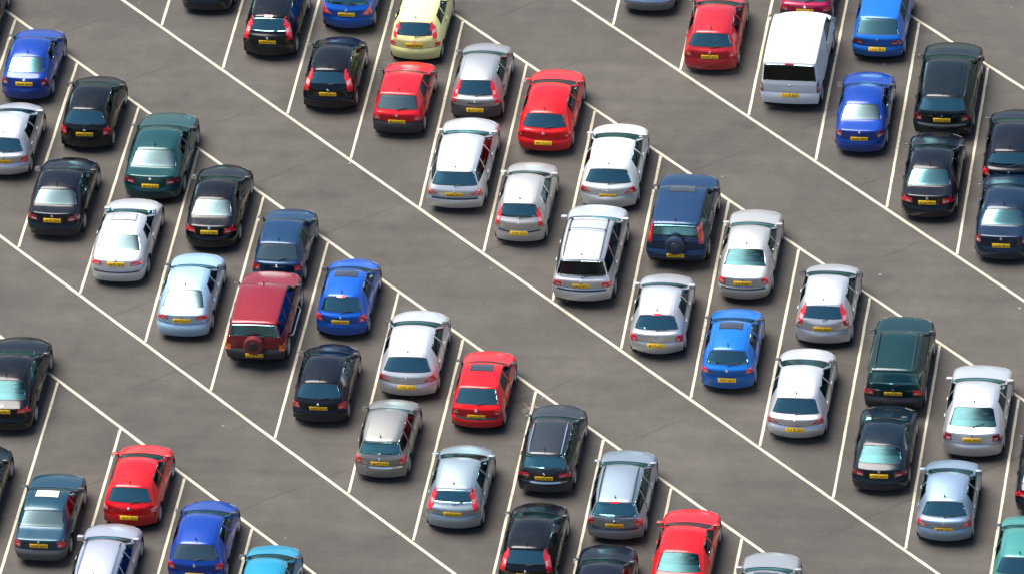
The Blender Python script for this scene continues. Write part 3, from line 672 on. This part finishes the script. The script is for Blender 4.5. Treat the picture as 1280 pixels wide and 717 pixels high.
    for s in (1, -1):
        lo, no = hit(sh, (s * hw, ym, sh['cowl'][1] + .05), (-s, 0, 0))
        mi = obj('wing_mirror', MIRROR, M['trim'] if mirror is None and bumper else (M[mirror] if mirror else pm), root, (lo.x - s * .01, ym, sh['cowl'][1] + .09))
        mi.rotation_euler = (0, 0, 0 if s > 0 else 0); mi.scale = (s * 1.15, 1.1, 1.2); obj('mirror_glass', MGL, M['mirror'], mi)
    # roof and small fittings
    if wiper is None: wiper = sh['kind'] in ('hatch', 'hatch90', 'estate', 'suv', 'mpv')
    if wiper:
        pts = []
        for xx, zz in ((0, zb + .02), (.10, zb + .05), (.22, zb + .07), (.34, zb + .085)):
            lo, no = hit(sh, (xx, -L / 2 + .2, zz), (0, 1, 0)); pts.append(lo + no * .022)
        mb = MB(); mb.tube(pts, .012, 5); obj('rear_wiper', mb.mesh('rear_wiper'), M['trim'], rw)
    if sunroof:
        y0 = Y(st[6][0]) - .16; q = [(-.52 * h * .8, y0 - .36), (.52 * h * .8, y0 - .36), (.50 * h * .8, y0), (-.50 * h * .8, y0)]
        fr_ = [(a * 1.06, b + (.03 if k > 1 else -.03)) for k, (a, b) in enumerate(q)]
        sf = obj('sunroof_frame', patch(sh, fr_, 'top', 6, 4, .004, .01, 'sunroof_frame'), M['seam'], root)
        obj('sunroof', patch(sh, q, 'top', 6, 4, .010, .01, 'sunroof'), M.get(sunroof, pm), sf)
    if vents:
        for s in (1, -1):
            q = [(.30 * h, Y(st[4][0]) - .12), (.52 * h, Y(st[4][0]) - .14), (.52 * h, Y(st[4][0]) - .02), (.30 * h, Y(st[4][0]))]
            obj('bonnet_vent', patch(sh, q if s > 0 else mirx(q), 'top', 3, 2, .005, .01, 'bonnet_vent'), M['trim'], root)
    ditch = st[7][2] * h * .80
    for s in (1, -1):                      # roof gutter mouldings
        mb = MB(); pts = []
        for k in range(9):
            yy = Y(st[6][0] + .02) + (Y(st[9][0] - .015) - Y(st[6][0] + .02)) * k / 8
            lo, no = hit(sh, (s * ditch, yy, H), (0, 0, -1)); pts.append(lo + no * (.002 if not rails else .05 * min(1, 4 * min(k, 8 - k) / 8 + .1)))
        mb.tube(pts, .009 if not rails else .018, 5)
        obj('roof_rail' if rails else 'roof_moulding', mb.mesh('roof_rail'), M[rails] if rails else pm, root)
    if bars:
        for yy in (Y(st[7][0]) + .28, Y(st[7][0]) - .42):
            pts = [hit(sh, (k * ditch / 4, yy, H), (0, 0, -1))[0] + Vector((0, 0, .06)) for k in range(-4, 5)]
            mb = MB(); mb.tube(pts, .02, 6); obj('roof_bar', mb.mesh('roof_bar'), M['chrome'], root)
            for s in (1, -1):
                mb = MB(); p = pts[0 if s < 0 else -1]; mb.box(p - Vector((0, 0, .02)), (.05, .09, .07)); obj('bar_foot', mb.mesh('bar_foot'), M['trim'], root)
    if aerial:
        ya = Y(st[9][0]) + .14 if aerial == 'rear' else Y(st[6][0]) - .10
        lo, no = hit(sh, (0, ya, H), (0, 0, -1)); mb = MB(); mb.tube([lo, lo + Vector((0, 0, .03))], [.03, .02], 8); mb.tube([lo + Vector((0, 0, .03)), lo + Vector((0, -.12, .20))], [.012, .006], 5)
        obj('aerial', mb.mesh('aerial'), M['trim'], root)
    if brake:
        zz = H - (.085 if model != 'van' else .10)
        obj('brake_light', patch(sh, [(-.13, zz - .02), (.13, zz - .02), (.13, zz + .02), (-.13, zz + .02)], 'rear', 4, 1, .012, .01, 'brake_light'), M['red'], root)
    if spoiler:
        mb = MB(); pts = []; y9 = Y(st[9][0]) + .03; n = 8; k0 = len(mb.v); z9 = hit(sh, (0, y9, H), (0, 0, -1))[0].z
        for i in range(n + 1):
            xx = (-1 + 2 * i / n) * st[9][2] * h * .86; b = .05 * (xx / h) ** 2 * 1.5
            for dy, dz in ((.06, .006), (-.13, .012), (-.13, -.014), (.06, -.03)): mb.v.append(Vector((xx, y9 + dy + b, z9 + dz - .06 * (xx / h) ** 2)))
        for i in range(n):
            for j in range(4): a = k0 + i * 4 + j; b2 = k0 + i * 4 + (j + 1) % 4; mb.f.append((a, b2, b2 + 4, a + 4))
        mb.f.append((k0, k0 + 1, k0 + 2, k0 + 3)); mb.f.append(tuple(k0 + n * 4 + j for j in range(4)))
        obj('spoiler', mb.mesh('spoiler'), pm, root)
    if spare:
        lo, no = hit(sh, (0, -L / 2, zb - .16), (0, 1, 0))
        sp_ = obj('spare_wheel', SPARE, pm if spare == 'cover' else M['rubber'], root, (.0, lo.y - .10, zb - .16)); sp_.rotation_euler = (0, 0, -math.pi / 2)
        hb = obj('wheel_hub_cover', HUB, M['trim'] if model == 'offroad' else pm, sp_, (.10, 0, 0))
    if strip:
        zz = sh['st'][13][1] * sh['zk'] + .06
        obj('bumper_strip', patch(sh, [(-.80 * h, zz - .02), (.80 * h, zz - .02), (.80 * h, zz + .025), (-.80 * h, zz + .025)], 'rear', 12, 1, .012, .01, 'bumper_strip'), M[strip], root)
    if moulding:
        for s in ('right', 'left'):
            zz = .53 * sh['zk']; obj('side_moulding', patch(sh, [(Y(.80) + sh['wr'] + .09, zz), (Y(.195) - sh['wr'] - .08, zz), (Y(.195) - sh['wr'] - .08, zz + .05), (Y(.80) + sh['wr'] + .09, zz + .05)], s, 12, 1, .010, .01, 'side_moulding'), M[moulding], root)
    if side_step:
        for s in (1, -1):
            mb = MB(); mb.tube([(s * (hw - .05), sh['ay'][1] + .5, .40), (s * (hw + .03), sh['ay'][1] + .58, .36), (s * (hw + .03), sh['ay'][0] - .58, .36), (s * (hw - .05), sh['ay'][0] - .5, .40)], .03, 7)
            obj('side_step', mb.mesh('side_step'), M['chrome'], root)
    mb = MB(); mb.tube([(-.42 * h * 1.1, -L / 2 + .35, .26), (-.42 * h * 1.1, -L / 2 + .05, .24)], .028, 8, False); obj('exhaust', mb.mesh('exhaust'), M['steel'], root)
    if parcel:
        mb = MB(); yy = Y(.93) if sh['kind'] not in ('saloon', 'saloon90') else Y(st[10][0] - .05)
        mb.box((.12, yy + .12, zb - .05), (.30, .22, .02)); obj('paper_sheet', mb.mesh('paper_sheet', False), M['paper'], root)
    return root

# ------------------------------------------------------------------ ground and painted lines
def struct(name, me, mat, parent=None):
    o = obj(name, me, mat, parent)
    if parent is None: o['kind'] = 'structure'
    return o
g = MB(); g.quad((-700, -700, 0), (750, -700, 0), (750, 700, 0), (-700, 700, 0))
ground = struct('ground', g.mesh('ground', False), M['asphalt'])

TP, LB, W0 = 1.01083343, 10.649, 2.4
BASE = {1: (0, 0), 2: (14.36892, .65010), 3: (28.75441, 1.50849), 0: (4.78963, -19.90714)}
OFFT = {1: {0: .1, 1: .11, 2: .07, 3: -.13, 4: -.07, 5: -.12, 6: .1, 7: -.03, 8: .18, 9: .09, 10: -.05, 11: -.1},
        2: {0: -.06, 1: -.13, 2: -.01, 3: -.07, 4: -.08, 5: -.03, 6: .01, 7: -.06, 8: .24}, 3: {0: -.02, 1: -.02}, 0: {0: .17, 1: .02, 2: -.08, 3: -.09}}
OFFB = {1: {1: .07, 2: -.04, 3: -.01, 4: -.02, 5: -.16, 6: .14, 7: -.08}, 2: {-4: .04, -3: -.04, -2: .01, -1: -.05, 0: .13, 1: -.01, 2: .06, 3: .04, 4: .04, 5: -.05, 6: .01, 7: -.03},
        3: {-4: -.06, -3: -.01, -2: .03, -1: -.03, 0: .05, 1: .04}, 0: {}}
RANGE = {1: (-6, 16), 2: (-10, 13), 3: (-10, 7), 0: (-5, 8)}
UL = math.hypot(1, TP); UX, UY = 1 / UL, -TP / UL
def line_obj(name, a, b, wd, z):
    a, b = Vector((*a, 0)), Vector((*b, 0)); d = (b - a).normalized(); n = Vector((-d.y, d.x, 0))
    mb = MB(); N = max(2, int((b - a).length / .4)); k = 0
    for i in range(N + 1):
        p = a.lerp(b, i / N); e1, e2 = random.uniform(-.006, .006), random.uniform(-.006, .006)
        mb.v += [p + n * (wd / 2 + e1) + Vector((0, 0, z)), p - n * (wd / 2 + e2) + Vector((0, 0, z))]
    for i in range(N): mb.f.append((2 * i, 2 * i + 1, 2 * i + 3, 2 * i + 2))
    me = mb.mesh(name, False)
    if me.polygons[0].normal.z < 0: me.flip_normals()
    return obj(name, me, M['line'], ground)
for r, (bx, by) in BASE.items():
    i0, i1 = RANGE[r]
    for b in (0, 1):
        pt = lambda i: (bx + i * W0, by - i * W0 * TP - b * LB)
        line_obj('row_line', pt(i0), pt(i1), .098, .004)
    for i in range(i0, i1 + 1):
        ot = OFFT[r].get(i, 0.0); ob = OFFB[r].get(i, ot)
        if i not in OFFT[r]: ot = ob
        t = (bx + i * W0 + ot * UX, by - i * W0 * TP + ot * UY - .10); q = (bx + i * W0 + ob * UX, by - i * W0 * TP + ob * UY - LB + .10)
        line_obj('bay_line', t, q, .08, .008)

# pale scuff marks by the dark estate
rr = random.Random(4)
for k in range(7):
    cx, cy = 19.4 + rr.uniform(-.35, .4), -20.25 + rr.uniform(-.5, .5); a = rr.choice((.6, .8, 2.4, 1.0, .2)) + rr.uniform(-.2, .2); ln = rr.uniform(.25, .7)
    mb = MB(); d = Vector((math.cos(a), math.sin(a), 0)); n = Vector((-d.y, d.x, 0)); p = Vector((cx, cy, .0125 + k * .0006)); wv = rr.uniform(.008, .018)
    mb.quad(p - d * ln / 2 - n * wv, p + d * ln / 2 - n * wv * .4, p + d * ln / 2 + n * wv * .4, p - d * ln / 2 + n * wv)
    me = mb.mesh('scuff_mark', False)
    if me.polygons[0].normal.z < 0: me.flip_normals()
    obj('scuff_mark', me, M['chalk'], ground)

# ------------------------------------------------------------------ the cars
HB, SA, ES, OR = 'hatchback', 'saloon_car', 'estate_car', 'off_road_car'
# first row, front half
car(HB, 'boxy', -1.0, -2.45, 'blackteal', 'dark car ahead of the royal blue liftback, its side just showing', glassk='paleglass')
car(HB, 'lift', 1.34, -5.03, 'royal', 'royal blue liftback with rear plate between low lamps, ahead of silver hatchback', lamp='square', lampm='darkred', wiper=False, mirror='trim', plate='gate', ln=3.50, wd=1.60)
car(HB, 'city', 3.71, -7.66, 'black', 'small black hatchback with glossy dark roof, ahead of a black saloon', lamp='blob', mirror='trim', ln=3.50, wd=1.64)
car(SA, 'saloonw', 6.22, -10.38, 'bottle', 'dark green saloon with pale reflecting rear window', glassk='paleglass', lamp='band', lampm='darkred', plate='gatelow', mirror='trim', ln=4.30, wd=1.88)
car(SA, 'saloon', 8.45, -12.94, 'black', 'black saloon with bright red lamps, ahead of the pale ice blue liftback', glassk='paleglass', lamp='band', plate='gate', aerial=None, ln=4.10, wd=1.68)
car(HB, 'boxy', 10.84, -14.71, 'midblue', 'dark blue angular hatchback nose to tail with red off-roader', glassk='paleglass', lamp='square', plate='bumper', mirror='trim', ln=3.50, wd=1.60)
car(HB, 'supermini', 13.19, -17.36, 'cobalt', 'blue hatchback with sunroof and red high brake light', lamp='blob', sunroof='roofglass', brake=True, mirror='trim', ln=3.55, wd=1.60)
car(HB, 'family', 15.61, -20.37, 'silverw', 'silver hatchback with swept red lamps, beside red hatchback with sunroof', lamp='swept', plate='bumper', mirror='trim', wiper=False, ln=3.95, wd=1.80)
car(HB, 'boxy', 17.95, -21.93, 'red', 'red angular hatchback with sunroof and dark bumper band', lamp='square', sunroof='roofglass', plate='gatelow', mirror='trim', strip='trim', aerial=None, lampm='redlamp' if 0 else 'red', ln=3.50, wd=1.60)
car(ES, 'estate', 20.39, -25.05, 'graphite', 'dark grey estate with chrome roof rails and chrome bumper strip', lamp='slim', rails='chrome', strip='chrome', ln=4.00, wd=1.68)
car(ES, 'estate', 22.75, -27.28, 'bluesilver', 'pale blue estate with dark bumper strip, ahead of a black car', lamp='blob', rails='trim', brake=True, strip='trim', ln=4.05, wd=1.72)
car(HB, 'lift', 24.95, -30.2, 'red', 'bright red liftback beside the pale blue estate', glassk='tealglass', lamp='slim', aerial=None)
car(SA, 'saloon', 27.55, -32.3, 'greysilver', 'grey silver car with sunroof, its nose beyond the red liftback', sunroof='roofglass', aerial=None, lamp='band')
# first row, rear half
car(HB, 'supermini', 1.42, -9.35, 'silver', 'silver hatchback cut off beside the black saloon, red lamp at its corner', lamp='cornerlow', plate='gate', ln=3.50, wd=1.60)
car(SA, 'saloon', 3.56, -12.6, 'blackb', 'black saloon with pale rear window and dark lamps, behind small black hatchback', glassk='paleglass', lamp='band', lampm='darkred', plate='gate', ln=3.85, wd=1.76)
car('coupe_car', 'coupe', 5.92, -14.94, 'silverw', 'silver two-door coupe with dark bumper strip, behind the dark green saloon', lamp='slim', strip='trim', sunroof='paint', plate='high', glassk='paleglass', vents=False, aerial=None, ln=4.10, wd=1.76)
car(HB, 'lift', 8.38, -17.72, 'iceblue', 'pale ice blue liftback beside the dark red off-roader', glassk='paleglass', lamp='slim', wiper=False, mirror='trim', ln=3.95, wd=1.68)
car(OR, 'offroad', 10.82, -19.0, 'suvred', 'dark red off-roader with spare wheel on its back door', cat='off-roader', lamp='low', spare='cover', mirror='trim', bumper='trim', side_step=True, aerial='front', ln=4.10, wd=1.84)
car(HB, 'supermini', 13.2, -21.92, 'blackb', 'rounded black hatchback behind the blue hatchback with sunroof', lamp='cornerlow', mirror='trim', plate='gate', ln=3.55, wd=1.68)
car(ES, 'estates', 15.46, -24.62, 'warmgrey', 'grey silver short estate with chrome bumper strip, behind a silver hatchback with swept lamps', lamp='blob', strip='chrome', mirror='trim', bumper=None, ln=3.50, wd=1.60)
car(HB, 'tall', 17.95, -27.05, 'focusblue', 'blue-grey silver hatchback with tall red lamps, behind the red angular hatchback', lamp='pillar', spoiler=False, plate='gate', badge=False, ln=3.70, wd=1.68)
car(HB, 'tall', 20.49, -29.95, 'black', 'black hatchback with tall red and white lamps, behind dark grey estate', lamp='pillar', plate='gate', brake=False)
car(SA, 'saloon', 22.75, -32.25, 'blackb', 'black car tucked behind the pale blue estate, only nose and roof showing', lamp='band', seatm='red_cloth')
# bottom left row
car(HB, 'liftw', 3.80, -23.0, 'black', 'large black liftback beside an empty bay, ahead of a very dark green saloon', glassk='tealglass', lamp='slim', plate='high')
car(SA, 'saloon', 3.62, -28.5, 'blackteal', 'very dark green saloon behind the large black liftback', lamp='band')
car(SA, 'classic', 6.09, -29.53, 'tealblue', 'teal blue boxy saloon with cream sunroof blind and grey bumper', glassk='paleglass', lamp='square', sunroof='blind', bumper='greytrim', seatm='red_cloth', mirror='trim', aerial=None, ln=3.95, wd=1.64)
car(HB, 'family3', 8.45, -27.59, 'red', 'bright red hatchback with small round lamps, nose to tail with lavender silver car', lamp='round', lampm='clear', plate='bumper', wiper=True, ln=3.60, wd=1.66)
car(ES, 'estate', 8.15, -32.2, 'lavender', 'lavender silver estate with roof rails, behind bright red hatchback', lamp='blob', rails='chrome')
car(HB, 'family', 10.82, -30.3, 'royal', 'royal blue hatchback with dark round lamps, beside the lavender silver estate', glassk='paleglass', lamp='blob', lampm='red', plate='bumper', wiper=True, mirror='trim', ln=3.65, wd=1.72)
car(HB, 'city', 13.05, -32.35, 'turquoise', 'bright turquoise car cut off in bay beside royal blue hatchback', lamp='blob', mirror='trim')
# second row, front half
car(HB, 'supermini', 10.85, -.33, 'cobalt', 'deep blue hatchback with big red corner lamps, ahead of black hatchback', lamp='swept', plate='gate')
car(HB, 'city', 13.26, -2.0, 'yellow', 'pale yellow hatchback with tall red lamps, ahead of a red hatchback', lamp='split', plate='gate', strip=None)
car(HB, 'supermini', 15.6, -5.22, 'greysilver', 'grey silver hatchback with tall pillar lamps and grey bumper, ahead of silver estate', lamp='pillar', plate='bumper', bumper='greytrim', mirror='greytrim', aerial=None, ln=3.70, wd=1.64)
car(HB, 'family', 17.99, -6.92, 'red', 'red hatchback with plate low in its bumper, ahead of small silver hatchback', lamp='round', lampm='red', plate='bumper', ln=4.05, wd=1.72)
car(HB, 'family', 20.34, -9.91, 'pearl', 'pearl silver hatchback with swept red lamps, ahead of silver people carrier', lamp='swept', plate='gatelow', mirror=None, ln=4.10, wd=1.80)
car(OR, 'crossover', 22.82, -12.85, 'steelblue', 'steel blue off-roader with covered spare wheel and tall red lamps', cat='off-roader', lamp='suvpillar', spare='cover', sunroof='roofglass', mirror='trim', ln=4.10, wd=1.88)
car(SA, 'saloon', 25.06, -14.63, 'silverwarm', 'warm silver saloon with dark lower bumper and red lamps', glassk='tealglass', lamp='square', plate='gate', bumper=None, strip='trim', ln=4.40, wd=1.68)
car(HB, 'tall', 27.72, -16.8, 'silver', 'silver hatchback with tall bright red pillar lamps, beside dark green off-roader', lamp='pillar', mirror='trim', plate='gate', badge=False, ln=3.65, wd=1.72)
car(OR, 'crossover', 30.19, -20.21, 'darkteal', 'dark green off-roader with dark roof rails, ahead of black coupe', cat='off-roader', lamp='square', lampm='red', rails='trim', mirror='trim', plate='gate', bumper='trim', aerial=None, ln=4.15, wd=1.80)
car(HB, 'liftw', 32.72, -22.35, 'silver', 'large silver liftback with dark lamps, ahead of pale blue hatchback', glassk='tealglass', lamp='square', lampm='darkred', plate='gate', wiper=True, ln=4.20, wd=1.84)
car(HB, 'lift', 35.05, -25.1, 'blackb', 'black car cut off beyond the large silver liftback', lamp='band')
# second row, rear half
car(SA, 'saloon', 6.15, .47, 'navy2', 'dark navy car cut off ahead of the open aisle, tail only', lamp='band', lampm='darkred')
car(HB, 'tall', 8.6, -2.06, 'black', 'black hatchback with tall red lamps, beside the deep blue hatchback', lamp='pillar', plate='gate', brake=True)
car(HB, 'tall', 10.93, -4.97, 'black', 'black hatchback with tall red lamps, behind the deep blue hatchback', lamp='pillar', plate='gate', ln=3.55, wd=1.68)
car(HB, 'boxy', 13.31, -6.23, 'redb', 'red hatchback with black rear bumper, behind the yellow hatchback', glassk='paleglass', lamp='square', lampm='red', plate='gatelow', bumper='trim', aerial='rear', ln=3.50, wd=1.62)
car(ES, 'estate', 15.66, -10.3, 'silverw', 'silver estate with dark bumper strip, behind grey silver hatchback', lamp='swept', strip='trim', plate='gate', seatm='red_cloth', rails=None, ln=4.55, wd=1.80)
car(HB, 'city', 17.89, -11.97, 'silverwarm', 'small silver hatchback with upright red lamps and black bumper band, behind red hatchback', lamp='pillarlow', plate='bumper', strip='trim', parcel=True, ln=3.80, wd=1.60)
car('people_carrier', 'people', 20.23, -15.16, 'silver', 'silver people carrier with chrome roof bars', cat='people carrier', lamp='square', rails='greytrim', bars=True, glassk='privacy', plate='gate', strip='trim', side_step=False, ln=4.60, wd=1.88)
car(HB, 'supermini', 22.78, -17.69, 'silver', 'small silver hatchback with plate in bumper, behind steel blue off-roader', lamp='cornerlow', plate='bumper', brake=True, ln=3.70, wd=1.68)
car(HB, 'family', 25.11, -19.35, 'azure', 'bright blue hatchback with sunroof, behind the warm silver saloon', lamp='corner', sunroof='roofglass', plate='bumper', mirror='trim', ln=3.65, wd=1.64)
car(HB, 'family', 27.44, -21.77, 'silverw', 'silver hatchback with swept red lamps, behind silver hatchback with tall lamps', lamp='swept', plate='bumper', mirror='trim', ln=4.10, wd=1.76)
car('coupe_car', 'fastback', 30.16, -24.25, 'navy2', 'black coupe with long sloping rear window, behind dark green off-roader', glassk='tealglass', lamp='band', lampm='darkred', mirror='trim', plate='gate', aerial=None, ln=3.90, wd=1.72)
car(HB, 'supermini', 32.31, -26.68, 'p206', 'pale blue silver hatchback with red corner lamps, behind large silver liftback', lamp='swept', plate='gatelow', ln=3.55, wd=1.68)
car(HB, 'city', 34.75, -29.35, 'mint', 'mint green hatchback cut off beside pale blue silver hatchback', lamp='blob', mirror='trim')
# third row
car(SA, 'saloonw', 20.22, 1.3, 'slate', 'slate silver car with chrome bumper, only its tail showing', glassk='paleglass', lamp='band', strip='chrome')
car(HB, 'family', 22.58, -2.01, 'crimson', 'red hatchback with rounded tail, parked beside the white van', lamp='blob', lampm='red', plate='gate', parcel=True, mirror='trim')
car(HB, 'boxy', 25.28, .85, 'magenta', 'magenta car ahead of the white van, only its tail showing', lamp='square', bumper='trim')
car('delivery_van', 'van', 25.34, -3.91, 'white', 'white van with dark rear window', cat='van', lamp='van', glassk='privacy', brake=True, plate='bumper', bumper=None, mirror='trim', aerial=None, group='vans parked in the angled bays')
car(HB, 'boxy3', 27.74, -.95, 'bluea', 'bright blue angular hatchback ahead of royal blue saloon', lamp='band', lampm='darkred', plate='bumper', aerial=None, wiper=False)
car(SA, 'saloon', 27.71, -6.34, 'royal', 'royal blue saloon beside the white van, plate between dark red lamps', glassk='paleglass', lamp='square', lampm='darkred', plate='gatelow', mirror='trim', aerial=None, ln=4.00, wd=1.64)
car(ES, 'estatew', 30.17, -5.28, 'blackteal', 'large black estate with bonnet vents and grey bumper strip', lamp='square', lampm='darkred', strip='greytrim', vents=True, plate='gate', wiper=False, ln=4.75, wd=1.88)
car(SA, 'saloon', 30.16, -9.84, 'blackb', 'black saloon with red and white lamps, behind large black estate', lamp='band', plate='gate')
car(HB, 'family', 32.50, -8.15, 'blackb', 'black hatchback with round red lamps, ahead of the navy saloon', lamp='blob', plate='bumper', mirror='trim')
car(SA, 'saloonw', 32.63, -11.96, 'navy', 'navy blue saloon with dark red lamps, behind black hatchback', lamp='blob', lampm='darkred', plate='gatelow', ln=4.30, wd=1.76)
